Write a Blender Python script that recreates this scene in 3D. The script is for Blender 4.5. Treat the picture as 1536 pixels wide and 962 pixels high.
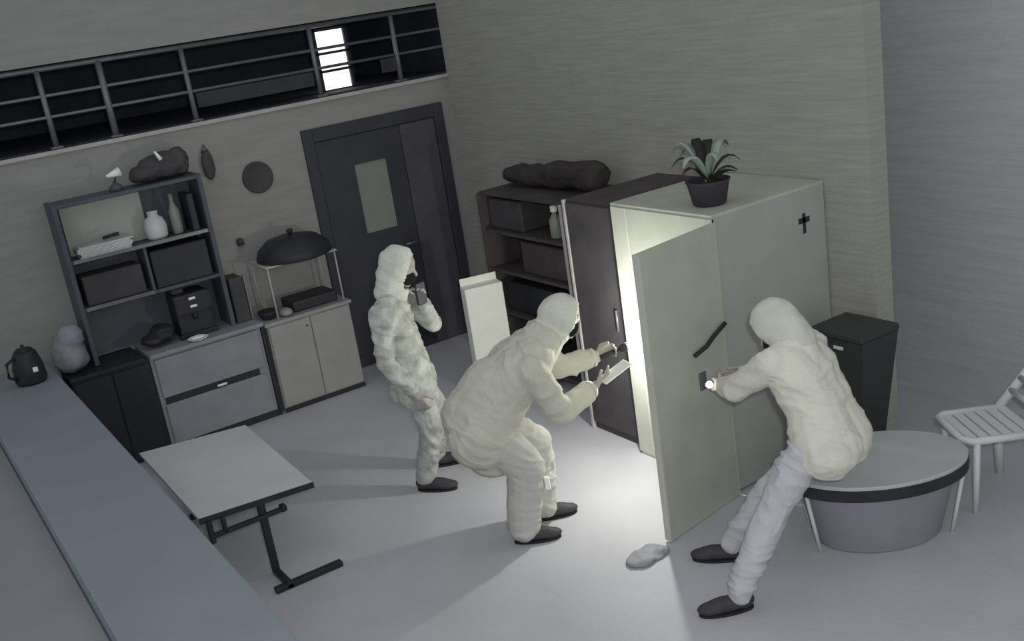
import bpy, bmesh, math, random
from mathutils import Vector, Matrix, noise
random.seed(7)
for o in list(bpy.data.objects): bpy.data.objects.remove(o)
scene = bpy.context.scene
COL = scene.collection
V = Vector

# ------------------------------------------------------------------ camera
yaw, pitch, roll = map(math.radians, (30.7, 17.1, 8.9))
fwd = V((math.sin(yaw)*math.cos(pitch), math.cos(yaw)*math.cos(pitch), -math.sin(pitch)))
rt0 = V((math.cos(yaw), -math.sin(yaw), 0))
dn0 = fwd.cross(rt0)
right = math.cos(roll)*rt0 + math.sin(roll)*dn0
down = -math.sin(roll)*rt0 + math.cos(roll)*dn0
cam = bpy.data.cameras.new('camera'); camo = bpy.data.objects.new('camera', cam); COL.objects.link(camo)
m = Matrix((right, -down, -fwd)).transposed().to_4x4(); m.translation = V((0, 0, 3.15))
camo.matrix_world = m
cam.sensor_width = 36; cam.lens = 36*1600/1536; cam.clip_end = 100; cam.clip_start = .05
scene.camera = camo

# ------------------------------------------------------------------ world, lights, exposure
w = bpy.data.worlds.new('world'); scene.world = w; w.use_nodes = True
bgn = w.node_tree.nodes['Background']
bgn.inputs[0].default_value = (.92, .96, 1, 1); bgn.inputs[1].default_value = .46
def lamp(name, kind, loc, energy, color=(1, 1, 1), **k):
    l = bpy.data.lights.new(name, kind); l.energy = energy; l.color = color
    for a, b in k.items(): setattr(l, a, b)
    o = bpy.data.objects.new(name, l); COL.objects.link(o); o.location = loc
    return o
# the security camera's own infrared lamp, right beside the lens
ir = lamp('infrared_lamp', 'SPOT', (.12, -.05, 3.28), 330, (1, 1, .97), spot_size=math.radians(105), spot_blend=.9, shadow_soft_size=.06)
ir.rotation_euler = V((.62, .76, -.28)).to_track_quat('-Z', 'Y').to_euler()
scene.view_settings.view_transform = 'Standard'
scene.view_settings.look = 'None'
scene.view_settings.gamma = 1
scene.view_settings.use_curve_mapping = False
scene.view_settings.exposure = 0.0

# ------------------------------------------------------------------ materials
def srgb(r, g, b):
    f = lambda c: (c/255/12.92 if c/255 <= .04045 else ((c/255+.055)/1.055)**2.4)
    return (f(r), f(g), f(b), 1)
def mat(name, rgb, rough=.7, var=.12, scale=6., bump=.0, bscale=60., metal=0., stretch=None, emit=0.):
    m = bpy.data.materials.new(name); m.use_nodes = True
    nt = m.node_tree; b = nt.nodes['Principled BSDF']
    b.inputs['Roughness'].default_value = rough; b.inputs['Metallic'].default_value = metal
    b.inputs['Specular IOR Level'].default_value = .3
    tc = nt.nodes.new('ShaderNodeTexCoord'); mp = nt.nodes.new('ShaderNodeMapping')
    nt.links.new(tc.outputs['Object'], mp.inputs['Vector'])
    if stretch: mp.inputs['Scale'].default_value = stretch
    n = nt.nodes.new('ShaderNodeTexNoise'); n.inputs['Scale'].default_value = scale; n.inputs['Detail'].default_value = 5
    nt.links.new(mp.outputs[0], n.inputs['Vector'])
    r = nt.nodes.new('ShaderNodeValToRGB'); c = srgb(*rgb)
    r.color_ramp.elements[0].position = .3; r.color_ramp.elements[1].position = .7
    r.color_ramp.elements[0].color = tuple(x*(1-var) for x in c[:3])+(1,)
    r.color_ramp.elements[1].color = tuple(min(1, x*(1+var)) for x in c[:3])+(1,)
    nt.links.new(n.outputs['Fac'], r.inputs['Fac']); nt.links.new(r.outputs[0], b.inputs['Base Color'])
    if bump:
        n2 = nt.nodes.new('ShaderNodeTexNoise'); n2.inputs['Scale'].default_value = bscale
        nt.links.new(mp.outputs[0], n2.inputs['Vector'])
        bp = nt.nodes.new('ShaderNodeBump'); bp.inputs['Strength'].default_value = bump; bp.inputs['Distance'].default_value = .02
        nt.links.new(n2.outputs['Fac'], bp.inputs['Height']); nt.links.new(bp.outputs[0], b.inputs['Normal'])
    if emit:
        b.inputs['Emission Color'].default_value = c; b.inputs['Emission Strength'].default_value = emit
    return m
M = dict(  # blacks and dark greys are lifted to carry a haze veil
    wall=mat('wall_paint', (152, 152, 150), .85, .07, 3, .25, 40, stretch=(1, 1, 5)),
    wall_side=mat('side_wall_paint', (166, 166, 158), .85, .10, 5, .3, 40, stretch=(.5, .5, 9)),
    wall_blue=mat('alcove_wall_paint', (188, 190, 192), .85, .07, 4, .25, 40, stretch=(.5, .5, 8)),
    floor=mat('floor_screed', (188, 187, 194), .55, .06, 2.2, .1, 30),
    dark_void=mat('gallery_painted_shade', (60, 63, 72), .8, .2, 3),  # darkness of the unlit gallery put into the colour
    dark_trim=mat('dark_plank', (58, 58, 64), .7, .2, 5),
    pale_trim=mat('pale_trim', (180, 178, 176), .7),
    rail=mat('railing_steel', (120, 122, 126), .4, .1, 9, metal=.4),
    lamp_w=mat('gallery_lit_pane', (255, 252, 240), .5, .02, 4, emit=1.6),
    door=mat('door_dark_paint', (62, 62, 70), .55, .12, 4),
    door2=mat('door_reflection_tone', (82, 79, 86), .5, .12, 4),  # lighter tone paints the reflections on the narrow leaf
    glass=mat('door_pane_frosted', (138, 140, 134), .35, .08, 6),
    grey=mat('drawer_grey_laminate', (144, 146, 153), .5, .08, 5),
    slate=mat('hutch_slate_laminate', (84, 90, 98), .6, .12, 5),
    black=mat('black_plastic', (50, 50, 56), .5, .15, 8),
    blackm=mat('black_metal', (50, 51, 58), .45, .12, 8, metal=.2),
    dark=mat('charcoal_board', (74, 71, 74), .65, .18, 5),
    brown=mat('dark_brown_board', (76, 70, 71), .6, .18, 5),
    white=mat('white_laminate', (205, 205, 205), .5, .04, 4),
    paper=mat('white_paper', (235, 235, 232), .8, .03, 6),
    counter=mat('counter_bluegrey', (140, 147, 156), .6, .05, 2.5),
    counter_in=mat('inner_worktop_grey', (146, 149, 154), .6, .05, 2.5),
    wcounter=mat('pale_sideboard', (160, 160, 158), .6, .06, 5),
    locker=mat('locker_pale_green', (184, 188, 175), .5, .07, 4, metal=.0),
    locker_in=mat('locker_inner', (192, 194, 182), .5, .05, 4),
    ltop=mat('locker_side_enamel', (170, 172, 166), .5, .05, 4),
    carton=mat('white_carton', (240, 241, 232), .8, .04, 5),
    leaf=mat('dark_leaf', (40, 44, 42), .6, .2, 10),
    pleaf=mat('pale_leaf', (150, 164, 152), .6, .1, 10),
    pot=mat('dark_pot', (62, 58, 66), .6, .12, 8),
    tabletop=mat('table_white_laminate', (206, 207, 210), .45, .04, 4),
    rtop=mat('round_table_white', (186, 188, 190), .5, .04, 5),
    drum=mat('drum_grey', (152, 153, 160), .6, .05, 4),
    plastic=mat('white_plastic', (214, 216, 216), .4, .03, 4),
    bin=mat('bin_dark_plastic', (58, 62, 60), .45, .1, 6),
    cloth1=mat('camouflage_pale_cloth', (184, 186, 180), .9, .34, 11, .2, 90),
    cloth2=mat('khaki_pale_cloth', (196, 195, 182), .9, .06, 8, .2, 90),
    cloth3=mat('cream_pale_cloth', (220, 219, 206), .9, .05, 8, .2, 90),
    trou1=mat('mottled_trouser_cloth', (176, 177, 174), .9, .32, 11, .2, 90),
    trou2=mat('grey_trouser_cloth', (192, 191, 186), .9, .07, 8, .2, 90),
    trou3=mat('pale_trouser_cloth', (194, 195, 201), .9, .05, 8, .2, 90),
    hood=mat('pale_hood_cloth', (206, 208, 198), .9, .07, 10, .2, 90),
    skin=mat('skin', (170, 164, 158), .6, .06, 12),
    mask=mat('black_mask_cloth', (26, 26, 28), .9, .1, 12),
    shoe=mat('dark_shoe', (66, 64, 68), .6, .15, 10),
    sole=mat('shoe_sole', (40, 40, 42), .7, .1, 10),
    glint=mat('white_and_glint', (250, 250, 250), .5, .01, 4),  # plain white, also used for painted glints
    torchlens=mat('torch_lens', (255, 255, 245), .3, .0, 4, emit=12.),
    soil=mat('soil', (50, 46, 44), .9, .2, 30),
    blanket=mat('dark_blanket', (66, 60, 60), .95, .2, 8, .5, 30),
    patch=mat('reflective_patch', (250, 250, 250), .4, .01, 4),
)

# ------------------------------------------------------------------ mesh helpers (everything in world metres)
def box(bm, lo, hi, bev=0., seg=1, rot=None, piv=None):
    lo, hi = V(lo), V(hi)
    b = bmesh.new(); bmesh.ops.create_cube(b, size=1)
    c, s = (lo+hi)/2, hi-lo
    for v in b.verts: v.co = V((v.co.x*s.x, v.co.y*s.y, v.co.z*s.z))+c
    if bev: bmesh.ops.bevel(b, geom=b.edges[:], offset=bev, segments=seg, affect='EDGES', profile=.7)
    if rot is not None:
        p = V(piv) if piv is not None else c
        for v in b.verts: v.co = rot @ (v.co-p) + p
    return merge(bm, b)
def merge(bm, b):
    me = bpy.data.meshes.new('t'); b.to_mesh(me); b.free()
    bm.from_mesh(me); bpy.data.meshes.remove(me); return bm
def frame(d):
    d = d.normalized(); u = d.cross(V((0, 0, 1)))
    if u.length < 1e-3: u = V((1, 0, 0))
    u.normalize(); return u, d.cross(u)
def tube(bm, pts, rad, n=10, cap=True):
    pts = [V(p) for p in pts]; rs = rad if isinstance(rad, (list, tuple)) else [rad]*len(pts)
    rings = []
    for i, p in enumerate(pts):
        d = pts[min(i+1, len(pts)-1)]-pts[max(i-1, 0)]
        u, v = frame(d)
        rings.append([bm.verts.new(p+(u*math.cos(2*math.pi*k/n)+v*math.sin(2*math.pi*k/n))*rs[i]) for k in range(n)])
    for a, b in zip(rings, rings[1:]):
        for k in range(n): bm.faces.new((a[k], a[(k+1) % n], b[(k+1) % n], b[k]))
    if cap:
        bm.faces.new(rings[0][::-1]); bm.faces.new(rings[-1])
    return bm
def lathe(bm, prof, c=(0, 0, 0), n=28, sx=1., sy=1.):
    c = V(c); rings = []
    for r, z in prof:
        rings.append([bm.verts.new(c+V((r*sx*math.cos(2*math.pi*k/n), r*sy*math.sin(2*math.pi*k/n), z))) for k in range(n)])
    for a, b in zip(rings, rings[1:]):
        for k in range(n): bm.faces.new((a[k], a[(k+1) % n], b[(k+1) % n], b[k]))
    bm.faces.new(rings[0][::-1]); bm.faces.new(rings[-1]); return bm
def capsule(bm, a, b, ra, rb, sc=None):
    """tapered capsule as a closed shell"""
    a, b = V(a), V(b); d = b-a
    if d.length < 1e-5: d = V((0, 0, 1e-4))
    dn = d.normalized(); pts, rs = [], []
    for k in range(6):
        t = math.pi/2*(1-k/5.); pts.append(a-dn*ra*math.sin(t)); rs.append(max(.0008, ra*math.cos(t)))
    for k in range(6):
        t = math.pi/2*(k/5.); pts.append(b+dn*rb*math.sin(t)); rs.append(max(.0008, rb*math.cos(t)))
    n = 14; u, v = frame(dn); rings = []
    for p, r in zip(pts, rs):
        rings.append([bm.verts.new(p+(u*math.cos(2*math.pi*k/n)+v*math.sin(2*math.pi*k/n))*r) for k in range(n)])
    for x, y in zip(rings, rings[1:]):
        for k in range(n): bm.faces.new((x[k], x[(k+1) % n], y[(k+1) % n], y[k]))
    bm.faces.new(rings[0][::-1]); bm.faces.new(rings[-1]); return bm
def ellipsoid(bm, c, ax, rot=None, seg=20):
    b = bmesh.new(); bmesh.ops.create_uvsphere(b, u_segments=seg, v_segments=seg//2+2, radius=1)
    for v in b.verts:
        p = V((v.co.x*ax[0], v.co.y*ax[1], v.co.z*ax[2]))
        v.co = (rot @ p if rot is not None else p)+V(c)
    return merge(bm, b)
def worldpos(o):
    p = V((0, 0, 0))
    while o: p = p+o.location; o = o.parent
    return p
def obj(name, bm, material, parent=None, smooth=False, origin=None):
    """links ONE mesh object; vertices are given in world coordinates"""
    if isinstance(bm, bmesh.types.BMesh):
        bmesh.ops.recalc_face_normals(bm, faces=bm.faces[:])
        me = bpy.data.meshes.new(name); bm.to_mesh(me); bm.free()
    else: me = bm
    o = bpy.data.objects.new(name, me); COL.objects.link(o)
    me.materials.clear(); me.materials.append(M[material] if isinstance(material, str) else material)
    base = worldpos(parent) if parent else V((0, 0, 0))
    if parent: o.parent = parent; me.transform(Matrix.Translation(-base))
    else:
        cs = [v.co for v in me.vertices]
        og = V(origin) if origin else V((sum(c.x for c in cs)/len(cs), sum(c.y for c in cs)/len(cs), min(c.z for c in cs)))
        me.transform(Matrix.Translation(-og)); o.location = og
    for p in me.polygons: p.use_smooth = smooth
    return o
def tag(o, label, cat, group=None):
    o['label'] = label; o['category'] = cat
    if group: o['group'] = group
    return o
def thing(name, loc, label, cat, group=None):
    o = bpy.data.objects.new(name, None); COL.objects.link(o); o.location = loc
    o.empty_display_size = .1
    return tag(o, label, cat, group)
def struct(name, bm, material, parent=None):
    o = obj(name, bm, material, parent)
    if not parent: o['kind'] = 'structure'
    return o
B = bmesh.new
def bx(lo, hi, bev=.004, **k): return box(B(), lo, hi, bev, **k)
def rotz(a): return Matrix.Rotation(math.radians(a), 3, 'Z')

# ------------------------------------------------------------------ the setting
YB, XR = 8.9, 5.0
struct('floor', bx((-3, -2, -.1), (8.5, 12, 0), 0), 'floor')
bm = B()
for lo, hi in (((-1.5, YB, 0), (3.46, YB+.15, 2.47)), ((4.88, YB, 0), (XR+.15, YB+.15, 2.47)), ((3.46, YB, 2.25), (4.88, YB+.15, 2.47)),
               ((-1.5, YB, 3.13), (XR+.15, YB+.15, 4.6))): box(bm, lo, hi)
struct('wall_back', bm, 'wall')
struct('wall_right', bx((XR, 4.12, 0), (XR+.15, YB, 4.6), 0), 'wall_side')
bm = B(); box(bm, (6.02, -1, 0), (6.17, 6.2, 4.6)); box(bm, (XR+.15, 6.05, 0), (6.02, 6.2, 4.6))
struct('wall_alcove', bm, 'wall_blue')
# gallery behind the railing
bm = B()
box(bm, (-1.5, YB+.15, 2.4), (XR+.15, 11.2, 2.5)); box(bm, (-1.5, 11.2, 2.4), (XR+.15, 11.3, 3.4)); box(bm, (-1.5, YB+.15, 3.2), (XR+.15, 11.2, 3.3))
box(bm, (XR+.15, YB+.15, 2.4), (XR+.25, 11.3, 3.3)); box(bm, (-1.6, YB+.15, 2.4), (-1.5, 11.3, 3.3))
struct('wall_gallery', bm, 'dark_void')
struct('trim_1', bx((-1.5, YB-.03, 2.462), (XR, YB-.001, 2.495), .004), 'pale_trim')
bm = B(); box(bm, (2.63, YB-.012, 0), (3.46, YB-.001, .07)); struct('baseboard_back', bm, 'dark_trim')
# lamp-lit pane up in the gallery
wd = thing('lit_window', (4.02, 9.45, 2.5), 'narrow brightly lit upright window up behind the gallery railing', 'window')
obj('pane', bx((3.99, 9.43, 2.5), (4.27, 9.45, 3.05), .003), 'lamp_w', wd)
for zz in (2.5, 2.68, 2.84, 3.05): obj('glazing_bar', bx((3.96, 9.40, zz-.012), (4.30, 9.46, zz+.012), .002), 'dark_void', wd)
for xx in (3.975, 4.285): obj('frame_upright', bx((xx-.014, 9.40, 2.49), (xx+.014, 9.46, 3.06), .002), 'dark_void', wd)
# railing
rl = thing('gallery_railing', (2.9, YB+.06, 2.5), 'steel railing with two slim rails along the dark upper gallery', 'railing')
for x in (.75, 1.5, 1.96, 2.62, 3.75, 4.55): 
    p = obj('post', tube(B(), [(x, YB+.06, 2.5), (x, YB+.06, 3.1)], .022 if x != 1.96 else .027, 10), 'rail', rl, True)
    obj('base_plate', bx((x-.045, YB+.02, 2.497), (x+.045, YB+.1, 2.515), .003), 'rail', p)
for z, r in ((2.9, .013), (2.74, .013), (3.1, .022)):
    obj('rail', tube(B(), [(-1.4, YB+.06, z), (XR+.1, YB+.06, z)], r, 8), 'rail', rl, True)
for x0, x1 in ((2.66, 3.71), (4.38, 4.53)): obj('infill_panel', bx((x0, YB+.05, 2.60), (x1, YB+.07, 2.72), .002), 'dark_trim', rl)

# door in the back wall
dr = struct('door_1', bx((3.46, YB+.02, 0), (4.88, YB+.10, 2.25), 0), 'door')
def stile(lo, hi, mt='door', nm='door_frame'): obj(nm, bx(lo, hi, .006), mt, dr)
stile((3.46, YB-.03, 0), (3.56, YB+.04, 2.25)); stile((4.78, YB-.03, 0), (4.88, YB+.04, 2.25)); stile((3.56, YB-.03, 2.13), (4.78, YB+.04, 2.25))
bm = B()
for lo, hi in (((3.565, YB-.015, .01), (3.9, YB+.03, 2.125)), ((4.22, YB-.015, .01), (4.4, YB+.03, 2.125)), ((3.9, YB-.015, .01), (4.22, YB+.03, 1.22)), ((3.9, YB-.015, 1.86), (4.22, YB+.03, 2.125))): box(bm, lo, hi)
lf = obj('door_leaf', bm, 'door', dr)
obj('pane', bx((3.9, YB-.002, 1.22), (4.22, YB+.012, 1.86), .001), 'glass', lf)
obj('handle', tube(B(), [(4.34, YB-.015, 1.04), (4.34, YB-.06, 1.04), (4.24, YB-.06, 1.04)], .011, 8), 'rail', lf, True)
obj('narrow_leaf', bx((4.41, YB-.015, .01), (4.775, YB+.03, 2.125), .004), 'door2', dr)

# ------------------------------------------------------------------ left: long counter and lower inner worktop
ct = thing('service_counter', (.72, 5.6, 0), 'long blue-grey counter running along the left edge of the room', 'counter')
obj('countertop', bx((.42, 2.6, .85), (.985, YB-.01, .90), .012, seg=2), 'counter', ct)
obj('base', bx((.42, 2.65, 0), (.93, YB-.02, .85), .004), 'counter', ct)
iw = thing('inner_worktop', (0, 5.6, 0), 'lower grey worktop behind the long counter at bottom left', 'counter')
obj('worktop', bx((-.55, 2.6, .75), (.418, YB-.01, .80), .008), 'counter_in', iw)
obj('base', bx((-.5, 2.65, 0), (.40, YB-.02, .75), .004), 'counter_in', iw)
# dark kettle whose glint is a small white tab, at the counter's far end
kt = thing('electric_kettle', (.80, 8.42, .9), 'dark kettle with a painted white glint at far end of the long counter', 'kettle')
obj('body', lathe(B(), [(.10, .90), (.115, .93), (.11, 1.03), (.085, 1.13), (.07, 1.15)], (.80, 8.42, 0), 24), 'black', kt, True)
obj('lid', lathe(B(), [(.068, 1.15), (.055, 1.168), (.012, 1.172), (.012, 1.195), (.004, 1.2)], (.80, 8.42, 0), 20), 'blackm', kt, True)
obj('handle', tube(B(), [(.72, 8.38, 1.12), (.66, 8.35, 1.10), (.65, 8.345, 1.0), (.705, 8.37, .96)], .013, 8), 'black', kt, True)
obj('white_glint', bx((.815, 8.30, 1.0), (.85, 8.315, 1.035), .003), 'glint', kt)
# pale sack
bm = B(); ellipsoid(bm, (1.13, 8.62, .99), (.13, .17, .155)); ellipsoid(bm, (1.16, 8.58, 1.12), (.10, .12, .1)); ellipsoid(bm, (1.13, 8.6, .94), (.13, .15, .10))
def remesh(bm, voxel, smooth=2, disp=0., dscale=8., seed=0., fold=False):
    bmesh.ops.recalc_face_normals(bm, faces=bm.faces[:])
    me = bpy.data.meshes.new('tmp'); bm.to_mesh(me); bm.free()
    o = bpy.data.objects.new('tmp', me); COL.objects.link(o)
    r = o.modifiers.new('r', 'REMESH'); r.mode = 'VOXEL'; r.voxel_size = voxel
    if smooth:
        s = o.modifiers.new('s', 'SMOOTH'); s.iterations = smooth; s.factor = .5
    dg = bpy.context.evaluated_depsgraph_get(); dg.update()
    out = bpy.data.meshes.new_from_object(o.evaluated_get(dg))
    bpy.data.objects.remove(o); bpy.data.meshes.remove(me)
    if disp:
        ns = [v.normal.copy() for v in out.vertices]
        for v, n in zip(out.vertices, ns):
            p = v.co*dscale+V((seed, seed*2, 0))
            q = V((p.x, p.y, p.z*1.9+.6*noise.noise(p*.7)))
            if fold:
                wv = V((noise.noise(p*.35), noise.noise(p*.35+V((7, 1, 3))), noise.noise(p*.35+V((2, 9, 5)))))
                q = V((p.x*.5+wv.x*1.6+p.z*.25, p.y*.5+wv.y*1.6, p.z*1.25+wv.z*1.8+p.x*.35))
                a = (1-abs(noise.noise(q)))**3; b = (1-abs(noise.noise(q*1.9+V((4, 4, 4)))))**3
                k = .55+.9*max(0, noise.noise(p*.25+V((seed, 3, 1)))+.25)
                v.co += n*disp*k*((a-.55)+.45*(b-.55))
            else: v.co += n*disp*(noise.noise(q)+.5*noise.noise(q*2.1))
    return out
tag(obj('cloth_sack', remesh(bm, .018, 6, .012, 9), 'grey', None, True), 'pale grey soft sack slumped on the dark unit beside the long counter', 'sack')

# ------------------------------------------------------------------ back-left: drawer unit, hutch and what is on them
YF = 8.42
du = thing('drawer_unit', (2.12, 8.66, 0), 'grey drawer cabinet with one dark open slot under the hutch', 'cabinet')
obj('body', bx((1.66, YF+.02, .0), (2.585, YB-.01, .80), .004), 'grey', du)
obj('top', bx((1.66, YF-.02, .80), (2.61, YB-.01, .835), .006), 'grey', du)
d1 = obj('drawer', bx((1.69, YF, .46), (2.555, YF+.02, .785), .004), 'grey', du)
d2 = obj('drawer', bx((1.69, YF, .06), (2.555, YF+.02, .40), .004), 'grey', du)
obj('slot', bx((1.70, YF+.012, .40), (2.5, YF+.022, .46), .001), 'black', du)
obj('handle', tube(B(), [(2.12, YF-.02, .43), (2.2, YF-.02, .43)], .010, 8), 'glint', d2, True)
obj('plinth', bx((1.66, YF+.005, 0), (2.6, YF+.02, .055), .002), 'black', du)
obj('side_edge', bx((2.587, YF-.0, .0), (2.607, YF+.03, .80), .002), 'black', du)
ku = thing('dark_kneehole', (1.35, 8.66, 0), 'black-fronted stand-in for the dark kneehole between the long counter and the grey drawers', 'cabinet')  # black fronts stand in for the shade inside an open kneehole
obj('body', bx((1.06, YF+.02, 0), (1.655, YB-.01, .80), .004), 'black', ku)
obj('top', bx((1.05, YF-.01, .80), (1.628, YB-.01, .83), .005), 'blackm', ku)
obj('door', bx((1.07, YF, .04), (1.35, YF+.018, .78), .004), 'blackm', ku)
obj('door', bx((1.36, YF, .04), (1.645, YF+.018, .78), .004), 'blackm', ku)
# hutch
hu = thing('open_hutch', (1.87, 8.72, .835), 'slate grey open shelf hutch standing above the drawers', 'shelf')
YH0, YH1 = 8.58, YB-.012
for x in (1.30, 2.42): obj('side_panel', bx((x-.018, YH0, .835), (x+.018, YH1, 2.12), .003), 'slate', hu)
for z in (1.28, 1.66, 2.10): obj('shelf', bx((1.318, YH0, z-.014), (2.402, YH1, z+.014), .003), 'slate', hu)
obj('divider', bx((1.86, YH0+.02, 1.294), (1.884, YH1, 1.646), .002), 'slate', hu)
obj('back_panel', bx((1.318, YH1-.012, .84), (2.402, YH1-.001, 2.086), .001), 'slate', hu)
obj('shelf_lip', bx((1.33, YH0-.012, 1.27), (1.86, YH0-.001, 1.30), .002), 'rail', hu)
obj('shelf_lip', bx((1.33, YH0-.012, 1.65), (2.39, YH0-.001, 1.68), .002), 'rail', hu)
# contents of the hutch
tag(obj('storage_box', bx((1.90, 8.60, 1.295), (2.36, 8.85, 1.60), .008), 'black'), 'black storage box filling the right lower bay of the hutch', 'box')
tag(obj('storage_box', bx((1.36, 8.62, 1.295), (1.82, 8.85, 1.53), .008), 'dark'), 'charcoal storage box in the left lower bay of the hutch', 'box')
bm = B()
for i in range(7): box(bm, (1.40+random.uniform(-.02, .02), 8.60, 1.676+i*.012), (1.80+random.uniform(-.02, .02), 8.77, 1.686+i*.012))
tag(obj('paper_stack', bm, 'white'), 'stack of pale papers on the top shelf of the hutch', 'paper')
tag(obj('pale_sheet', bx((1.36, 8.80, 1.676), (1.98, 8.815, 2.06), .003), 'ltop'), 'pale board leaning at the back of the hutch top shelf', 'board')
tag(obj('marker_pen', tube(B(), [(1.60, 8.66, 1.785), (1.72, 8.63, 1.80)], [.014, .014], 8), 'black', None, True), 'short black marker lying on the papers in the hutch', 'pen')
bm = lathe(B(), [(.075, 1.676), (.085, 1.70), (.09, 1.78), (.07, 1.84), (.04, 1.86), (.045, 1.90)], (2.02, 8.70, 0), 22)
tag(obj('pale_jug', bm, 'white', None, True), 'pale round jug on the top shelf of the hutch', 'jug')
tag(obj('bottle', lathe(B(), [(.04, 1.676), (.044, 1.69), (.044, 1.86), (.018, 1.93), (.018, 2.0), (.004, 2.005)], (2.19, 8.70, 0), 16), 'glass', None, True), 'greyish bottle near the right end of the hutch top shelf', 'bottle')
tag(obj('binder', bx((2.29, 8.60, 1.676), (2.34, 8.84, 1.98), .004), 'black'), 'black upright binder at the right end of the hutch top shelf', 'binder')
# on the hutch
bm = B(); ellipsoid(bm, (2.2, 8.74, 2.23), (.20, .11, .105)); ellipsoid(bm, (2.05, 8.73, 2.195), (.13, .10, .07)); ellipsoid(bm, (2.34, 8.74, 2.24), (.07, .09, .12))
tag(obj('black_bag', remesh(bm, .015, 4, .015, 10), 'dark', None, True), 'dark crumpled bag lying on top of the hutch', 'bag')
bm = B(); lathe(bm, [(.055, 2.116), (.05, 2.15), (.012, 2.18), (.012, 2.19)], (1.80, 8.70, 0), 16); 
lp = thing('clip_lamp', (1.80, 8.70, 2.116), 'small clip lamp with white cone painted as a glint on left of hutch top', 'lamp')
obj('base', bm, 'slate', lp, True)
bm = B(); tube(bm, [(1.80, 8.69, 2.18), (1.82, 8.66, 2.26)], .008, 8); obj('arm', bm, 'slate', lp, True)
obj('glint_cone', tube(B(), [(1.735, 8.62, 2.245), (1.84, 8.63, 2.262)], [.010, .038], 16), 'glint', lp, True)  # white cone stands in for a bright glint
tag(obj('white_highlight', tube(B(), [(2.13, 8.60, 2.36), (2.165, 8.6, 2.29)], [.008, .018], 10), 'glint', None, True), 'slim white candle painted as a stub on the dark bag', 'highlight')  # small white stub painted in place of a glint
ap = thing('hanging_bag', (2.60, 8.87, 1.98), 'small dark bag hanging on the wall right of the hutch', 'bag')
bm = B(); ellipsoid(bm, (2.60, 8.862, 2.14), (.055, .03, .13)); obj('pouch', remesh(bm, .012, 3, .006, 12), 'dark', ap, True)
obj('strap', tube(B(), [(2.57, 8.87, 2.24), (2.60, 8.88, 2.31), (2.63, 8.87, 2.24)], .006, 6), 'black', ap, True)
# coffee machine with two white lights
cm = thing('coffee_machine', (2.10, 8.62, .835), 'black coffee machine with two white indicator lights on the drawers', 'coffee machine')
obj('body', bx((1.99, 8.60, .835), (2.27, 8.84, 1.20), .02, seg=2), 'black', cm)
obj('head', bx((1.98, 8.56, 1.03), (2.28, 8.62, 1.20), .02, seg=2), 'black', cm)
obj('drip_tray', bx((1.97, 8.565, .835), (2.29, 8.62, .875), .008), 'blackm', cm)
obj('spout', tube(B(), [(2.13, 8.585, 1.035), (2.13, 8.585, .98)], .022, 10), 'blackm', cm, True)
for z in (1.085, 1.15): obj('indicator_light', bx((2.10, 8.55, z), (2.155, 8.561, z+.02), .003), 'glint', cm)
obj('water_tank', bx((2.0, 8.64, 1.20), (2.10, 8.82, 1.25), .01), 'dark', cm)
bm = B(); ellipsoid(bm, (1.86, 8.66, .925), (.10, .13, .075)); ellipsoid(bm, (1.77, 8.62, .90), (.1, .1, .05))
tag(obj('dark_cloth', remesh(bm, .013, 4, .012, 12), 'black', None, True), 'crumpled dark cloth beside the coffee machine', 'cloth')
pt = thing('plate', (2.03, 8.47, .835), 'white saucer at the front edge of the grey drawer top', 'plate')
obj('dish', lathe(B(), [(.045, .836), (.06, .838), (.085, .852), (.08, .853), (.05, .842)], (2.08, 8.475, 0), 26), 'paper', pt, True)
bm = B(); ellipsoid(bm, (2.08, 8.475, .856), (.06, .04, .016)); obj('napkin', bm, 'paper', pt, True)
tl = thing('upright_speaker', (2.52, 8.7, .835), 'tall dark narrow speaker standing at right end of the drawers', 'speaker')
obj('cabinet', bx((2.46, 8.58, .836), (2.58, 8.80, 1.22), .008), 'dark', tl)
obj('trim_edge', bx((2.582, 8.575, .836), (2.596, 8.60, 1.23), .003), 'rail', tl)

# white sideboard, wall disc, domed lid on a stand
YS = 8.42
sb = thing('sideboard', (3.02, 8.66, 0), 'pale plain sideboard against the back wall left of the door', 'sideboard')
obj('body', bx((2.64, YS+.01, 0), (3.40, YB-.015, .775), .004), 'wcounter', sb)
obj('top', bx((2.62, YS-.01, .775), (3.42, YB-.015, .805), .005), 'wcounter', sb)
for x0, x1 in ((2.65, 3.015), (3.025, 3.39)): obj('door', bx((x0, YS-.006, .05), (x1, YS+.01, .765), .003), 'wcounter', sb)
obj('plinth', bx((2.64, YS-.004, 0), (3.40, YS+.008, .04), .002), 'black', sb)
obj('keyhole', bx((2.97, YS-.009, .69), (2.995, YS-.005, .70), .001), 'black', sb)
st = thing('wire_stand', (3.1, 8.6, .805), 'thin pale metal shelf stand on the sideboard', 'stand')
for x in (2.76, 3.37):
    for y in (8.45, 8.84): obj('leg', tube(B(), [(x, y, .805), (x, y, 1.25)], .008, 8), 'pale_trim', st, True)
obj('shelf_board', bx((2.74, 8.43, 1.25), (3.39, 8.86, 1.265), .004), 'pale_trim', st)
ld = thing('domed_lid', (3.08, 8.62, 1.265), 'large black domed pan lid on the wire stand', 'lid')
obj('dome', lathe(B(), [(.315, 1.266), (.325, 1.28), (.30, 1.35), (.22, 1.42), (.1, 1.45), (.02, 1.455)], (3.08, 8.62, 0), 36), 'black', ld, True)
obj('knob', lathe(B(), [(.015, 1.45), (.018, 1.47), (.03, 1.48), (.022, 1.50), (.004, 1.503)], (3.08, 8.62, 0), 16), 'black', ld, True)
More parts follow.
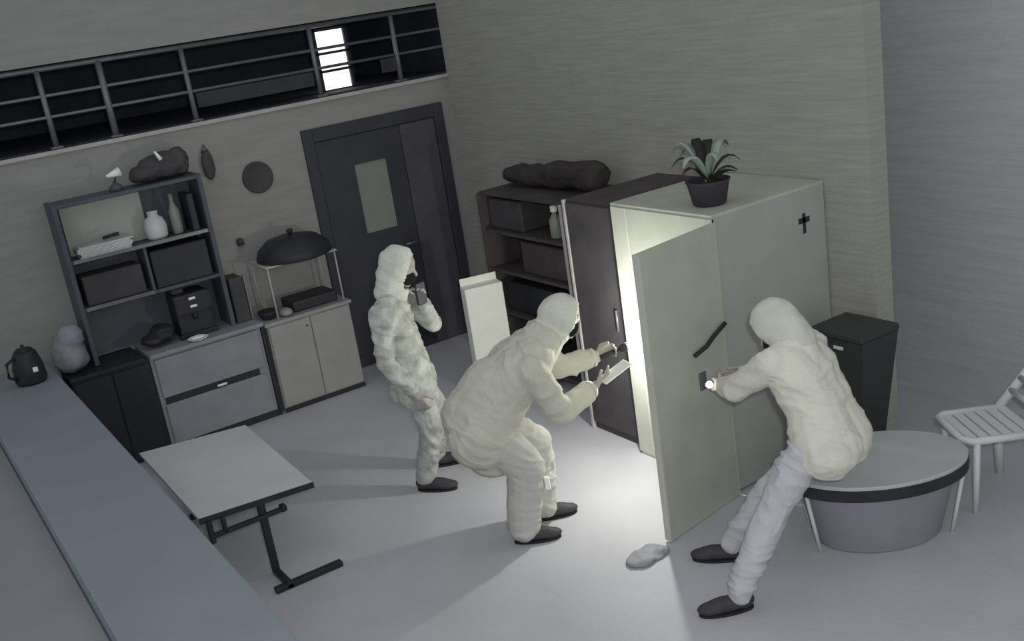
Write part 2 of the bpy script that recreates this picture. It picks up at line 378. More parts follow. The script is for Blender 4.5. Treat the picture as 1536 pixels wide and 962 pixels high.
tag(obj('baking_tray', bx((2.93, 8.50, .806), (3.34, 8.80, .90), .02, seg=2), 'black'), 'black deep baking tray under the wire stand', 'tray')
tag(obj('dark_bowl', lathe(B(), [(.04, .806), (.06, .815), (.085, .86), (.09, .88), (.08, .88), (.05, .83)], (2.72, 8.56, 0), 22), 'black', None, True), 'small black bowl at left end of the sideboard top', 'bowl')
tag(obj('bread_loaf', remesh(ellipsoid(B(), (2.855, 8.50, .84), (.055, .07, .035)), .01, 2, .004, 20), 'wcounter', None, True), 'small pale bun between black bowl and black tray', 'bread')
tag(obj('coat_hook', lathe(B(), [(.03, 0), (.03, .05), (.01, .06)], (2.72, 8.87, 1.42), 14), 'dark', None, True), 'small dark hook on the wall left of the domed lid', 'hook')
wc = thing('wall_clock', (3.0, YB-.02, 1.82), 'round dark clock on the back wall left of the door', 'clock')
R90 = Matrix.Rotation(math.radians(90), 3, 'X')
bm = lathe(B(), [(.135, 0), (.135, .02), (.125, .03), (.115, .022), (.004, .022)], (0, 0, 0), 32)
for v in bm.verts: v.co = R90 @ v.co + V((3.0, YB-.001, 1.945))
obj('disc', bm, 'dark', wc, True)
for a, L in ((40, .07), (160, .095)):
    d = V((math.sin(math.radians(a)), 0, math.cos(math.radians(a))))
    obj('hand', tube(B(), [V((3.0, YB-.027, 1.945)), V((3.0, YB-.027, 1.945))+d*L], .003, 6), 'slate', wc)

# ------------------------------------------------------------------ white table with a T-foot steel leg
tb = thing('desk_table', (1.53, 6.45, 0), 'low white desk with black steel T-foot legs in front of drawers', 'table')
zt = .52
def slab(c4, z0, z1):
    bm = B(); lo = [bm.verts.new((x, y, z0)) for x, y in c4]; hi = [bm.verts.new((x, y, z1)) for x, y in c4]
    bm.faces.new(lo[::-1]); bm.faces.new(hi)
    for i in range(4): bm.faces.new((lo[i], lo[(i+1) % 4], hi[(i+1) % 4], hi[i]))
    return bm
top4 = [(1.19, 5.86), (1.865, 5.77), (1.91, 7.08), (1.20, 7.24)]
t = obj('tabletop', slab(top4, zt-.022, zt), 'tabletop', tb)
obj('edge_band', slab([(1.185, 5.845), (1.87, 5.755), (1.872, 5.769), (1.187, 5.859)], zt-.034, zt-.001), 'black', t)
for yy in (5.84, 7.05):
    dx = .0
    cx = 1.55 if yy < 6 else 1.58
    obj('column', bx((cx-.022, yy-.02, .035), (cx+.022, yy+.02, zt-.023), .004), 'blackm', tb)
    obj('foot', bx((cx-.09, yy-.24, .0), (cx+.34, yy-.19, .035), .005) if yy < 6 else bx((cx-.2, yy-.025, .0), (cx+.25, yy+.025, .035), .005), 'blackm', tb)
    if yy < 6: obj('brace', bx((cx-.02, yy-.24, .005), (cx+.02, yy+.02, .04), .003), 'blackm', tb)
obj('stretcher', bx((1.24, 5.80, .39), (1.66, 5.835, .415), .004), 'blackm', tb)
obj('bracket', bx((1.215, 5.80, .36), (1.245, 5.84, zt-.023), .004), 'blackm', tb)
obj('bracket', bx((1.30, 5.80, .40), (1.325, 5.835, zt-.023), .004), 'blackm', tb)
obj('hook', bx((1.655, 5.79, .39), (1.69, 5.845, .43), .006), 'blackm', tb)

# ------------------------------------------------------------------ right wall row: rack, dark cabinet, locker
rk = thing('storage_rack', (4.68, 7.05, 0), 'dark open storage rack in the corner right of the door', 'rack')
X0, X1, Y0, Y1, ZT = 4.40, XR-.01, 6.46, 7.66, 1.58
for y in (Y0, Y1): obj('side_panel', bx((X0, y-.015, 0), (X1, y+.015, ZT), .003), 'brown', rk)
for z in (.12, .55, .92, 1.26, ZT): obj('shelf', bx((X0+.01, Y0+.015, z-.014), (X1, Y1-.015, z+.014), .003), 'brown', rk)
obj('back_panel', bx((X1-.012, Y0+.015, .01), (X1-.001, Y1-.015, ZT-.02), .001), 'dark', rk)
obj('edge_strip', bx((X0-.012, Y0-.018, 0), (X0-.001, Y0+.018, ZT), .002), 'pale_trim', rk)
tag(obj('crate', bx((4.46, 7.12, 1.275), (4.9, 7.6, 1.53), .012), 'dark'), 'dark crate at left on the top shelf of the corner rack', 'crate')
bt = thing('bottle', (4.50, 6.70, 1.275), 'dark bottle with a bright white cap on the corner rack', 'bottle')
obj('body', lathe(B(), [(.045, 1.276), (.05, 1.29), (.05, 1.42), (.02, 1.47), (.02, 1.49)], (4.50, 6.70, 0), 18), 'glass', bt, True)
obj('cap', lathe(B(), [(.027, 1.485), (.03, 1.49), (.03, 1.53), (.024, 1.535)], (4.50, 6.70, 0), 16), 'glint', bt, True)
tag(obj('canister', lathe(B(), [(.07, 1.276), (.075, 1.29), (.075, 1.5), (.06, 1.53), (.004, 1.535)], (4.66, 6.62, 0), 20), 'black', None, True), 'black canister at right on the top shelf of the corner rack', 'canister')
tag(obj('dark_carton', bx((4.46, 6.56, .935), (4.92, 7.2, 1.2), .01), 'brown'), 'dark brown carton on the second shelf of the corner rack', 'carton')
tag(obj('dark_toolbox', bx((4.46, 6.55, .565), (4.9, 7.5, .82), .012), 'black'), 'black toolbox on the third shelf of the corner rack', 'toolbox')
# rolled blanket lying on rack and cabinet
bm = B(); capsule(bm, (4.70, 7.55, 1.68), (4.74, 6.45, 1.73), .075, .125); capsule(bm, (4.8, 7.1, 1.69), (4.80, 6.6, 1.71), .09, .10)
tag(obj('rolled_blanket', remesh(bm, .02, 4, .02, 7), 'blanket', None, True), 'dark rolled blanket lying along the top of the corner rack', 'blanket')
# white carton
wb = thing('white_carton', (4.08, 7.27, 0), 'bright white flat tall carton standing before the corner rack', 'carton')
RC = rotz(-14)
obj('box', box(B(), (3.92, 7.20, 0), (4.24, 7.34, .93), .006, rot=RC, piv=(4.08, 7.27, 0)), 'carton', wb)
obj('flap', box(B(), (3.925, 7.335, .93), (4.235, 7.34, .99), .001, rot=RC, piv=(4.08, 7.27, 0)), 'carton', wb)
# dark cabinet
dc = thing('display_cabinet', (4.5, 5.72, 0), 'tall dark cabinet wedged between corner rack and pale locker', 'cabinet')
obj('body', bx((4.14, 5.45, 0), (XR-.01, 6.02, 1.72), .005), 'brown', dc)
dd = obj('door', bx((4.118, 5.46, .06), (4.139, 5.99, 1.70), .004), 'dark', dc)
obj('handle', tube(B(), [(4.10, 5.53, .85), (4.10, 5.53, 1.0)], .009, 8), 'rail', dd, True)
obj('edge_strip', bx((4.112, 5.995, 0), (4.138, 6.02, 1.72), .002), 'pale_trim', dc)

# locker with its door swung open
lk = thing('steel_locker', (4.52, 4.92, 0), 'tall pale green steel locker standing open against the right wall', 'locker')
LX, LY0, LY1, LZ = 4.06, 4.47, 5.40, 1.74
obj('side_panel', bx((LX, LY0, .02), (XR-.01, LY0+.02, LZ), .003), 'ltop', lk, )
obj('side_panel', bx((LX, LY1-.02, .02), (XR-.01, LY1, LZ), .003), 'locker', lk)
obj('top_panel', bx((LX, LY0, LZ), (XR-.01, LY1, LZ+.022), .003), 'locker', lk)
obj('floor_panel', bx((LX, LY0+.02, .06), (XR-.01, LY1-.02, .08), .002), 'locker_in', lk)
obj('back_panel', bx((XR-.03, LY0+.02, .08), (XR-.012, LY1-.02, LZ), .001), 'locker_in', lk)
obj('front_stile', bx((LX-.004, LY1-.15, .02), (LX+.016, LY1, LZ), .003), 'locker_in', lk)
obj('front_stile', bx((LX-.004, LY0, .02), (LX+.016, LY0+.04, LZ), .003), 'locker', lk)
obj('header', bx((LX-.004, LY0+.04, LZ-.30), (LX+.016, LY1-.15, LZ), .003), 'locker', lk)
obj('plinth', bx((LX, LY0+.02, 0), (LX+.02, LY1-.02, .06), .001), 'locker', lk)
for z in (.45, .85, 1.2): obj('shelf', bx((LX+.03, LY0+.022, z), (XR-.03, LY1-.022, z+.018), .002), 'locker_in', lk)
# door, hinged at the near edge
hd = V((-.985, -.17, 0)).normalized(); nd = V((hd.y, -hd.x, 0))     # nd: outer side (towards -Y)
if nd.y > 0: nd = -nd
hinge = V((LX-.012, LY0-.004, 0))
def dbox(a0, a1, n0, n1, z0, z1, bev=.004):
    b = bmesh.new(); bmesh.ops.create_cube(b, size=1)
    for v in b.verts:
        a = (a0+a1)/2+v.co.x*(a1-a0); n = (n0+n1)/2+v.co.y*(n1-n0); z = (z0+z1)/2+v.co.z*(z1-z0)
        v.co = hinge+hd*a+nd*n+V((0, 0, z))
    if bev: bmesh.ops.bevel(b, geom=b.edges[:], offset=bev, segments=1, affect='EDGES')
    return b
ldr = obj('door', dbox(0, .66, 0, .026, .012, LZ-.02), 'locker', lk)
obj('free_edge', dbox(.661, .672, -.012, .028, .012, LZ-.02, .002), 'locker_in', ldr)
obj('lock_plate', dbox(.22, .27, .0265, .034, .80, .90, .003), 'rail', ldr)
hb = hinge+nd*.045
obj('latch_bar', tube(B(), [hb+hd*.01+V((0, 0, 1.13)), hb+hd*.12+V((0, 0, 1.09)), hb+hd*.20+V((0, 0, 1.05)), hb+hd*.31+V((0, 0, 1.03))], .013, 8), 'black', ldr, True)
for z in (.25, .9, 1.5): obj('hinge', tube(B(), [hinge+nd*.01+hd*-.006+V((0, 0, z)), hinge+nd*.01+hd*-.006+V((0, 0, z+.09))], .009, 8), 'rail', ldr, True)
# cross-shaped dark mark on the locker side
cr = obj('cross_sticker', bx((4.79, LY0-.004, 1.475), (4.815, LY0-.0005, 1.60), .001), 'black', lk)
obj('cross_arm', bx((4.755, LY0-.004, 1.54), (4.85, LY0-.0005, 1.575), .001), 'black', cr)
# potted plant on the locker
pp = thing('potted_plant', (4.27, 4.70, LZ+.022), 'small plant with drooping dark leaves in dark pot on locker', 'plant')
pb = LZ+.022; pc = (4.27, 4.70, 0)
obj('pot', lathe(B(), [(.085, pb), (.10, pb+.01), (.125, pb+.13), (.135, pb+.15), (.12, pb+.15), (.11, pb+.13)], pc, 22), 'pot', pp, True)
obj('soil', lathe(B(), [(.11, pb+.12), (.10, pb+.135), (.004, pb+.137)], pc, 18), 'soil', pp, True)
def leaf(parent, az, length, rise, width, mt):
    bm = B(); L = []; n = 6; d = V((math.cos(az), math.sin(az), 0)); s = V((-d.y, d.x, 0)); base = V((pc[0], pc[1], pb+.13))
    for th in (0, .006):
        row = []
        for i in range(n+1):
            t = i/n; p = base+d*length*t+V((0, 0, rise*math.sin(t*2.2)-.02*t+th)); wv = width*math.sin(math.pi*(.12+.85*t))
            row.append((bm.verts.new(p-s*wv), bm.verts.new(p+s*wv)))
        L.append(row)
    for r, rv in ((L[0], True), (L[1], False)):
        for i in range(n):
            f = (r[i][0], r[i][1], r[i+1][1], r[i+1][0]); bm.faces.new(f[::-1] if rv else f)
    for i in range(n):
        for k in (0, 1): bm.faces.new((L[0][i][k], L[0][i+1][k], L[1][i+1][k], L[1][i][k]))
    for i in (0, n): bm.faces.new((L[0][i][0], L[0][i][1], L[1][i][1], L[1][i][0]))
    obj('leaf', bm, mt, parent, True)
for az, ln, ri, wd_, mt in ((2.6, .20, .18, .03, 'leaf'), (2.9, .16, .12, .03, 'leaf'), (-.6, .20, .16, .03, 'leaf'), (-.2, .2, .06, .035, 'leaf'), (-.9, .18, .1, .03, 'leaf'),
                            (1.2, .2, .26, .03, 'leaf'), (.7, .24, .24, .035, 'leaf'), (2.1, .2, .26, .035, 'pleaf'), (3.4, .24, .2, .035, 'pleaf'), (.2, .24, .24, .035, 'pleaf'), (4.4, .16, .2, .03, 'pleaf'), (1.6, .2, .22, .035, 'pleaf')):
    leaf(pp, az, ln, ri, wd_, mt)

# ------------------------------------------------------------------ far right: bin, round table, plastic chair
bn = thing('waste_bin', (4.76, 4.10, 0), 'tall dark tapered waste bin beside the end of the right wall', 'bin')
bm = B()
def taper(bm, c, w0, d0, w1, d1, z0, z1):
    lo = [bm.verts.new((c[0]+sx*w0/2, c[1]+sy*d0/2, z0)) for sx, sy in ((-1, -1), (1, -1), (1, 1), (-1, 1))]
    hi = [bm.verts.new((c[0]+sx*w1/2, c[1]+sy*d1/2, z1)) for sx, sy in ((-1, -1), (1, -1), (1, 1), (-1, 1))]
    bm.faces.new(lo[::-1]); bm.faces.new(hi)
    for i in range(4): bm.faces.new((lo[i], lo[(i+1) % 4], hi[(i+1) % 4], hi[i]))
    return bm
obj('body', taper(bm, (4.76, 4.10), .15, .17, .32, .38, 0, .92), 'bin', bn)
obj('lid', bx((4.59, 3.90, .92), (4.93, 4.30, .965), .012), 'bin', bn)
obj('label', bx((4.598, 4.05, .86), (4.604, 4.12, .88), .001), 'plastic', bn)

rc = V((4.245, 3.565, 0))
rd = thing('round_table', rc, 'low rounded white-topped table with black rim at right', 'table')
RO = rotz(-30.7)
def oval(prof, sy=.70, n=64):
    bm = lathe(B(), prof, (0, 0, 0), n, 1.04, sy)
    for v in bm.verts: v.co = RO @ v.co + rc
    return bm
obj('tabletop', oval([(.47, .425), (.475, .43), (.475, .445), (.47, .45), (.004, .45)]), 'rtop', rd)
obj('rim', oval([(.455, .365), (.478, .365), (.480, .37), (.480, .428), (.474, .432), (.455, .432)]), 'black', rd)
obj('drum_base', oval([(.32, 0), (.33, .01), (.41, .355), (.42, .365)]), 'drum', rd, True)
for a in (-25, 35, 145, 205):
    ca, sa = math.cos(math.radians(a)), math.sin(math.radians(a))*.70
    obj('leg', tube(B(), [RO @ V((.47*ca, .47*sa, .37))+rc, RO @ V((.40*ca, .40*sa, 0))+rc], .011, 8), 'plastic', rd, True)

ch = thing('plastic_chair', (5.0, 3.39, 0), 'white plastic reclining chair cut off by the right edge', 'chair')
cc = V((5.0, 3.40, 0)); RZ = rotz(-30.7)
def cw(p): return RZ @ V(p) + cc
def cbox(lo, hi, bev=.008):
    b = box(B(), lo, hi, bev)
    for v in b.verts: v.co = cw(v.co)
    return b
# x: towards the backrest, y: across the seat
obj('seat_frame', tube(B(), [cw((.2, -.2, .42)), cw((-.17, -.2, .43)), cw((-.21, -.16, .43)), cw((-.21, .16, .43)), cw((-.17, .2, .43)), cw((.2, .2, .42))], .022, 8), 'plastic', ch, True)
for k in range(6): obj('seat_slat', cbox((-.18+k*.064, -.19, .420), (-.128+k*.064, .19, .436), .004), 'plastic', ch)
for sy in (-1, 1):
    obj('leg', tube(B(), [cw((.15, sy*.2, .43)), cw((.17, sy*.21, 0))], [.032, .026], 10), 'plastic', ch, True)
    obj('leg', tube(B(), [cw((-.15, sy*.2, .42)), cw((-.17, sy*.21, 0))], [.02, .017], 10), 'plastic', ch, True)
    obj('back_post', tube(B(), [cw((.16, sy*.2, .42)), cw((.30, sy*.2, .58)), cw((.50, sy*.19, .84))], [.028, .028, .022], 8), 'plastic', ch, True)
for k in range(5):
    t = .2+k*.17; obj('back_slat', tube(B(), [cw((.17+.33*t, -.19, .44+.4*t)), cw((.17+.33*t, .19, .44+.4*t))], .02, 8), 'plastic', ch, True)

# ------------------------------------------------------------------ people
def hand(bm, wrist, d, n, curl=.5, side=1, s=1.):
    """palm and five bent fingers; d: finger direction, n: palm normal (the fingers curl towards n)"""
    d = d.normalized(); n = (n-d*n.dot(d)).normalized(); sd = d.cross(n)*side
    capsule(bm, wrist-d*.02, wrist+d*.03*s, .024*s, .027*s)
    for k in (-1.5, -.5, .5, 1.5):
        capsule(bm, wrist+d*.02*s+sd*k*.012*s, wrist+d*.085*s+sd*k*.020*s, .016*s, .0125*s)
    for k, L in ((-1.5, .060), (-.5, .078), (.5, .084), (1.5, .074)):
        p = wrist+d*.088*s+sd*k*.021*s; ang = 0; dirn = d
        for j, q in enumerate((.45, .32, .25)):
            ang += curl*(.55, .9, .6)[j]
            dirn = d*math.cos(ang)+n*math.sin(ang)+sd*k*.04
            e = p+dirn*L*q*s; capsule(bm, p, e, .0098*s-.0007*j, .0092*s-.0008*j); p = e
    p = wrist+d*.03*s+sd*.030*s
    for L, dd in ((.038, d*.6+sd*.8+n*.25), (.032, d*.85+sd*.35+n*.4*(1+curl)), (.025, d*.9+sd*.1+n*.5*(1+curl))):
        e = p+dd.normalized()*L*s; capsule(bm, p, e, .0125*s, .0105*s); p = e
def head(bm, c, f, up, s=1.):
    f = f.normalized(); sd = up.cross(f).normalized(); up = f.cross(sd)
    R = Matrix((f, sd, up)).transposed()
    ellipsoid(bm, c+up*.02*s, (.098*s, .078*s, .105*s), R)
    ellipsoid(bm, c+f*.03*s-up*.055*s, (.065*s, .056*s, .065*s), R)
    capsule(bm, c+f*.088*s+up*.012*s, c+f*.108*s-up*.022*s, .010*s, .015*s)            # nose
    capsule(bm, c+f*.080*s-up*.058*s+sd*.02*s, c+f*.080*s-up*.058*s-sd*.02*s, .010*s, .010*s)   # lips
    ellipsoid(bm, c+f*.065*s-up*.098*s, (.025*s, .028*s, .02*s), R)                         # chin
    for q in (-1, 1):
        ellipsoid(bm, c+sd*q*.080*s-f*.005*s, (.022*s, .010*s, .034*s), R)               # ears
        ellipsoid(bm, c+f*.078*s+sd*q*.032*s+up*.012*s, (.014*s, .016*s, .011*s), R)     # eyes
        capsule(bm, c+f*.085*s+sd*q*.015*s+up*.032*s, c+f*.078*s+sd*q*.05*s+up*.034*s, .009*s, .007*s)  # brows
def chain(bm, pts, rs, grow=0.):
    for a, b, ra, rb in zip(pts, pts[1:], rs, rs[1:]): capsule(bm, a, b, ra+grow, rb+grow)
def build_shoe(parent, heel, toe, mt='shoe'):
    heel, toe = V(heel), V(toe); d = (toe-heel).normalized(); sd = V((-d.y, d.x, 0))
    bm = B(); R = Matrix((d, sd, V((0, 0, 1)))).transposed(); L = (toe-heel).length
    ellipsoid(bm, heel+d*.055+V((0, 0, .055)), (.062, .042, .050), R)
    ellipsoid(bm, heel+d*L*.5+V((0, 0, .046)), (L*.40, .045, .042), R)
    ellipsoid(bm, heel+d*(L-.075)+V((0, 0, .036)), (.085, .048, .032), R)
    capsule(bm, heel+d*.055+V((0, 0, .06)), heel+d*.06+V((0, 0, .115)), .042, .045)
    me = remesh(bm, .009, 3)
    zb = worldpos(parent).z+.012
    for v in me.vertices: v.co.z = max(v.co.z, zb)
    sh = obj('shoe', me, mt, parent, True)
    sb_ = B(); n = 24; rings = []
    for z in (.0, .016):
        ring = []
        for k in range(n):
            a = 2*math.pi*k/n; ca, sa = math.cos(a), math.sin(a)
            ring.append(sb_.verts.new(heel+d*(L/2+ca*L*.5)+sd*sa*(.046+.006*ca)*(1 if abs(ca) < .95 else .9)+V((0, 0, z))))
        rings.append(ring)
    for k in range(n): sb_.faces.new((rings[0][k], rings[0][(k+1) % n], rings[1][(k+1) % n], rings[1][k]))
    sb_.faces.new(rings[0][::-1]); sb_.faces.new(rings[1])
    obj('sole', sb_, 'sole', sh)

def person(base, facing, J, label, mats, opt):
    """J: joints in body coordinates (a forward, b left, z up)"""
    f = V((facing[0], facing[1], 0)).normalized(); l = V((-f.y, f.x, 0)); base = V((base[0], base[1], 0))
    P = {k: base+f*p[0]+l*p[1]+V((0, 0, p[2])) for k, p in J.items()}
    W = lambda q: f*q[0]+l*q[1]+V((0, 0, q[2]))
    root = thing('person', base, label, 'person')
    hf = W(opt['face']).normalized(); hup = W(opt.get('up', (-.3, 0, 1))).normalized()
    # ---- body: one continuous surface
    bm = B()
    head(bm, P['head'], hf, hup)
    chain(bm, [P['head']-hf*.01-hup*.07, P['neck']], [.055, .06])
    mid = (P['chest']+P['pelvis'])/2
    chain(bm, [P['neck'], P['chest'], mid, P['pelvis']], [.07, .13, .12, .13])
    for s in 'lr':
        chain(bm, [P['chest'], P['sh_'+s], P['el_'+s], P['wr_'+s]], [.10, .055, .043, .028])
        chain(bm, [P['pelvis'], P['hip_'+s], P['kn_'+s], P['an_'+s]], [.11, .085, .058, .04])
        chain(bm, [P['an_'+s], P['an_'+s]-V((0, 0, .035)), P['an_'+s]+W(opt['toe_'+s]).normalized()*.12-V((0, 0, .055))], [.036, .032, .022])
        hd_, hn, cu = opt['hand_'+s]
        hand(bm, P['wr_'+s], W(hd_), W(hn), cu, 1 if s == 'r' else -1)
    obj('body', remesh(bm, .0062, 2), 'skin', root, True)
    # ---- trousers
    bm = B()
    for s in 'lr':
        chain(bm, [P['pelvis'], P['hip_'+s], P['kn_'+s], P['an_'+s]+(P['kn_'+s]-P['an_'+s])*.05], [.12, .104, .086, .070], opt.get('trou_grow', 0))
    capsule(bm, P['pelvis'], P['pelvis']+(P['chest']-P['pelvis'])*.3, .13, .12)
    obj('trousers', remesh(bm, .0085, 5, .016, 8, opt['seed'], True), mats[1], root, True)
    # ---- jacket
    bm = B(); g = opt.get('grow', 0); low = P['pelvis']+(mid-P['pelvis'])*opt.get('hem', .1)-V((0, 0, .06))
    for q in (-1, 1):
        o = l*q
        chain(bm, [P['chest']+(P['neck']-P['chest'])*.45+o*.085, P['chest']+o*.075, mid+o*.05, low+o*.065], [.088, .125, .126, .158], g)
    chain(bm, [P['neck'], P['chest'], mid], [.085, .135, .13], g)
    for s in 'lr':
        chain(bm, [P['chest']+(P['sh_'+s]-P['chest'])*.5, P['sh_'+s], P['el_'+s], P['wr_'+s]+(P['el_'+s]-P['wr_'+s])*.10], [.105, .080, .063, .047], g*.3)
        capsule(bm, P['neck'], P['sh_'+s], .065, .076)
    for a, b, ra, rb in opt.get('extra', []): capsule(bm, base+W(a), base+W(b), ra, rb)
    jk = obj('jacket', remesh(bm, .0085, 6, .019, 7, opt['seed']+3, True), mats[0], root, True)
    for s in 'lr':
        c0 = P['wr_'+s]+(P['el_'+s]-P['wr_'+s])*.02; c1 = P['wr_'+s]+(P['el_'+s]-P['wr_'+s])*.14
        obj('cuff', tube(B(), [c0, c0+(c1-c0)*.15, c1], [.040, .046+g*.25, .050+g*.25], 18), mats[0], jk, True)
    # ---- hood: open shell around the face
    bm = B(); sd = hup.cross(hf).normalized(); u2 = hf.cross(sd); R = Matrix((hf, sd, u2)).transposed()
    ellipsoid(bm, P['head']-hf*.02+u2*.020, (.130, .106, .132), R)
    capsule(bm, P['head']-hf*.055-u2*.05, P['neck']-hf*.02, .092, .098)
    capsule(bm, P['head']-hf*.01-u2*.09, P['neck']+hf*.03, .078, .085)
    me = remesh(bm, .009, 4, .012, 8, opt['seed']+5, True)
    hb_ = bmesh.new(); hb_.from_mesh(me)
    kill = [v for v in hb_.verts if (v.co-P['head']).dot(hf)-.10*(v.co-P['head']).dot(u2) > .062 and (v.co-P['head']).dot(u2) > -.115]
    bmesh.ops.delete(hb_, geom=kill, context='VERTS')
    bmesh.ops.recalc_face_normals(hb_, faces=hb_.faces[:])
    bmesh.ops.solidify(hb_, geom=hb_.faces[:], thickness=.010)
    hb_.to_mesh(me); hb_.free()
    obj('hood', me, mats[2], root, True)
    # ---- mask over nose and mouth
    bm = B(); ellipsoid(bm, P['head']+hf*.052-u2*.05, (.066, .064, .058), R)
    obj('face_mask', remesh(bm, .009, 2), 'mask', root, True)
    for s in 'lr':
        a = P['an_'+s]; d = W(opt['toe_'+s]); d.z = 0; d.normalize()
        h = V((a.x, a.y, 0))-d*.07
        build_shoe(root, h, h+d*.285)
    return root, P, W

# first figure: upright, hooded, by the door, holding a dark phone to the face
RT = (.86, -.51)
J1 = dict(head=(.08, .0, 1.545), neck=(.0, 0, 1.39), chest=(-.02, 0, 1.18), pelvis=(.03, .02, .80),
          hip_l=(.04, .12, .78), hip_r=(.04, -.08, .78), kn_l=(.14, .2, .44), kn_r=(.10, -.1, .43), an_l=(.06, .28, .09), an_r=(.0, -.09, .09),
          sh_l=(.02, .18, 1.33), el_l=(.21, .20, 1.08), wr_l=(.185, .06, 1.28), sh_r=(-.07, -.19, 1.31), el_r=(-.10, -.25, 1.0), wr_r=(.05, -.23, .76))
p1, P1, W1 = person((2.80, 6.18), RT, J1, 'person in pale hooded mottled jacket standing upright before the dark door', ('cloth1', 'trou1', 'hood'),
    dict(face=(1, -.05, -.35), up=(.3, 0, 1), toe_l=(1, .1, 0), toe_r=(1, -.25, 0), hand_l=((-.05, -.35, 1), (-.4, -.9, 0), .7), hand_r=((.35, .02, -1), (.2, .9, .1), .5), seed=1., grow=.0, hem=.0))
ph = P1['wr_l']+W1((.0, -.055, .075))
bm = box(B(), ph-V((.04, .011, .075)), ph+V((.04, .011, .075)), .006, rot=rotz(10))
tag(obj('mobile_phone', bm, 'black', None), 'black phone held to the face of the person by the door', 'phone')

# second figure: stooped forward, reaching into the locker with a torch
F2 = (.90, -.43)
J2 = dict(head=(.335, .03, 1.30), neck=(.20, .02, 1.20), chest=(.04, .02, 1.05), pelvis=(-.24, 0, .78),
          hip_l=(-.22, .11, .76), hip_r=(-.22, -.10, .76), kn_l=(.07, .15, .50), kn_r=(-.02, -.10, .48), an_l=(.06, .13, .09), an_r=(-.09, -.11, .09),
          sh_l=(.14, .20, 1.13), el_l=(.32, .30, .90), wr_l=(.55, .33, .92), sh_r=(.08, -.17, 1.09), el_r=(.23, -.16, .80), wr_r=(.45, .02, .84))
p2, P2, W2 = person((2.95, 5.05), F2, J2, 'person in baggy khaki jacket bending forward with arms reaching into the locker', ('cloth2', 'trou2', 'hood'),
    dict(face=(1, .1, -.35), up=(.3, 0, 1), toe_l=(1, .05, 0), toe_r=(1, -.1, 0), hand_l=((1, .15, .25), (0, -1, -.1), .95), hand_r=((1, .25, .45), (0, .5, .9), .45), seed=4., grow=.045, hem=-.05, trou_grow=.03,
         extra=[((-.26, .02, .80), (-.20, .0, .58), .20, .165), ((-.1, 0, .95), (-.26, 0, .78), .215, .20)]))
obj('knee_patch', bx(P2['kn_r']+V((.07, -.085, -.16)), P2['kn_r']+V((.105, -.05, -.08)), .006, rot=rotz(-25)), 'patch', p2)
# torch in the far hand
tw = P2['wr_l']+W2((.085, -.028, .012)); td = W2((1, .33, .1)).normalized()
tc = thing('torch', tw, 'lit torch held by the stooped person at the open locker', 'torch')
obj('barrel', tube(B(), [tw-td*.07, tw+td*.07], .0155, 14), 'blackm', tc, True)
obj('head', tube(B(), [tw+td*.07, tw+td*.10, tw+td*.13], [.0155, .026, .028], 16), 'blackm', tc, True)
obj('lens', tube(B(), [tw+td*.1305, tw+td*.134], .025, 16), 'torchlens', tc, True)
tlamp = lamp('torch_light', 'POINT', tw+td*.19, 42, (1, 1, .92), shadow_soft_size=.03)
# white envelope in the near hand
ew = P2['wr_r']+W2((.15, .0, .075))
bm = box(B(), ew-V((.10, .055, .004)), ew+V((.10, .055, .004)), .002, rot=(rotz(-10) @ Matrix.Rotation(math.radians(-22), 3, 'Y')))
tag(obj('envelope', bm, 'paper', None), 'white envelope held in the hand of the stooped person', 'envelope')

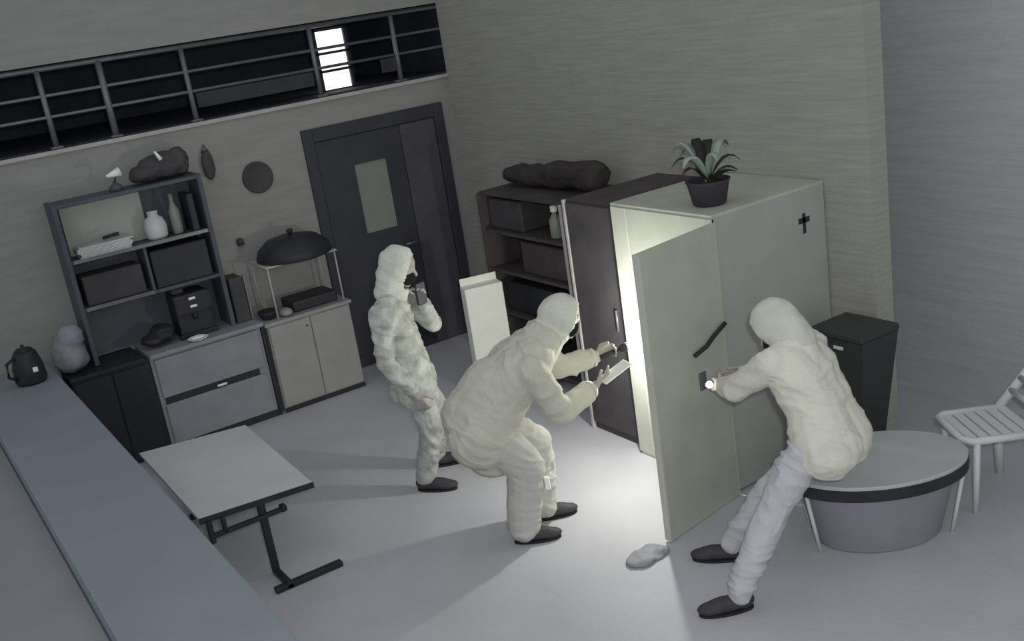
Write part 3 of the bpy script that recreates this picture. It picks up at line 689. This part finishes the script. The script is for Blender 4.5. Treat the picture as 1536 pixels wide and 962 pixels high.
# third figure: leaning towards the locker door in front of the round table
F3 = (-.30, .95)
b3 = V((3.68, 3.52, 0)); f3 = V((F3[0], F3[1], 0)).normalized(); l3 = V((-f3.y, f3.x, 0))
def loc3(x, y, z): d = V((x, y, 0))-b3; return (d.dot(f3), d.dot(l3), z)
J3 = dict(head=loc3(3.70, 3.68, 1.34), neck=loc3(3.74, 3.60, 1.26), chest=loc3(3.745, 3.55, 1.10), pelvis=loc3(3.76, 3.42, .84),
          hip_l=loc3(3.64, 3.43, .82), hip_r=loc3(3.85, 3.46, .82), kn_l=loc3(3.46, 3.56, .46), kn_r=loc3(3.64, 3.72, .46), an_l=loc3(3.19, 3.57, .09), an_r=loc3(3.50, 3.95, .09),
          sh_l=loc3(3.57, 3.60, 1.20), el_l=loc3(3.56, 3.86, 1.02), wr_l=loc3(3.70, 4.09, .93), sh_r=loc3(3.92, 3.66, 1.19), el_r=loc3(3.99, 3.90, .98), wr_r=loc3(3.93, 4.14, .90))
p3, P3, W3 = person((3.68, 3.52), F3, J3, 'person in cream top leaning towards the open locker door by round table', ('cloth3', 'trou3', 'hood'),
    dict(face=(1, .15, -.9), up=(.8, 0, .8), toe_l=(.72, .7, 0), toe_r=(1, .5, 0), hand_l=((1, -.25, -.1), (0, -1, -.3), .9), hand_r=((1, .2, .0), (0, 1, -.2), .5), seed=8., grow=.018, hem=-.02))
# small torch held to the locker door
t3 = P3['wr_l']+W3((.09, -.025, 0)); d3 = V((-.7, -.35, .1)).normalized()
tt = thing('pocket_torch', t3, 'tiny bright pocket torch held by the person at locker door', 'torch')
obj('barrel', tube(B(), [t3-d3*.03, t3+d3*.045], .012, 12), 'blackm', tt, True)
obj('lens', tube(B(), [t3+d3*.0455, t3+d3*.058], .019, 14), 'torchlens', tt, True)

# ------------------------------------------------------------------ added cloth-like shape standing in for a dark smear on the floor
def smear(c, label, ax, mt, seed):
    bm = B(); ellipsoid(bm, (c[0], c[1], .012), (ax[0], ax[1], .02)); ellipsoid(bm, (c[0]+ax[0]*.4, c[1]-ax[1]*.3, .018), (ax[0]*.5, ax[1]*.5, .024))
    me = remesh(bm, .012, 3, .014, 12, seed)
    for v in me.vertices: v.co.z = max(v.co.z, .001)
    tag(obj('smear_shape', me, mt, None, True), label, 'cloth')
smear((3.20, 4.31), 'grey cloth-like stand-in for a dark rag on the floor under the open locker door', (.15, .085), 'drum', 2.)
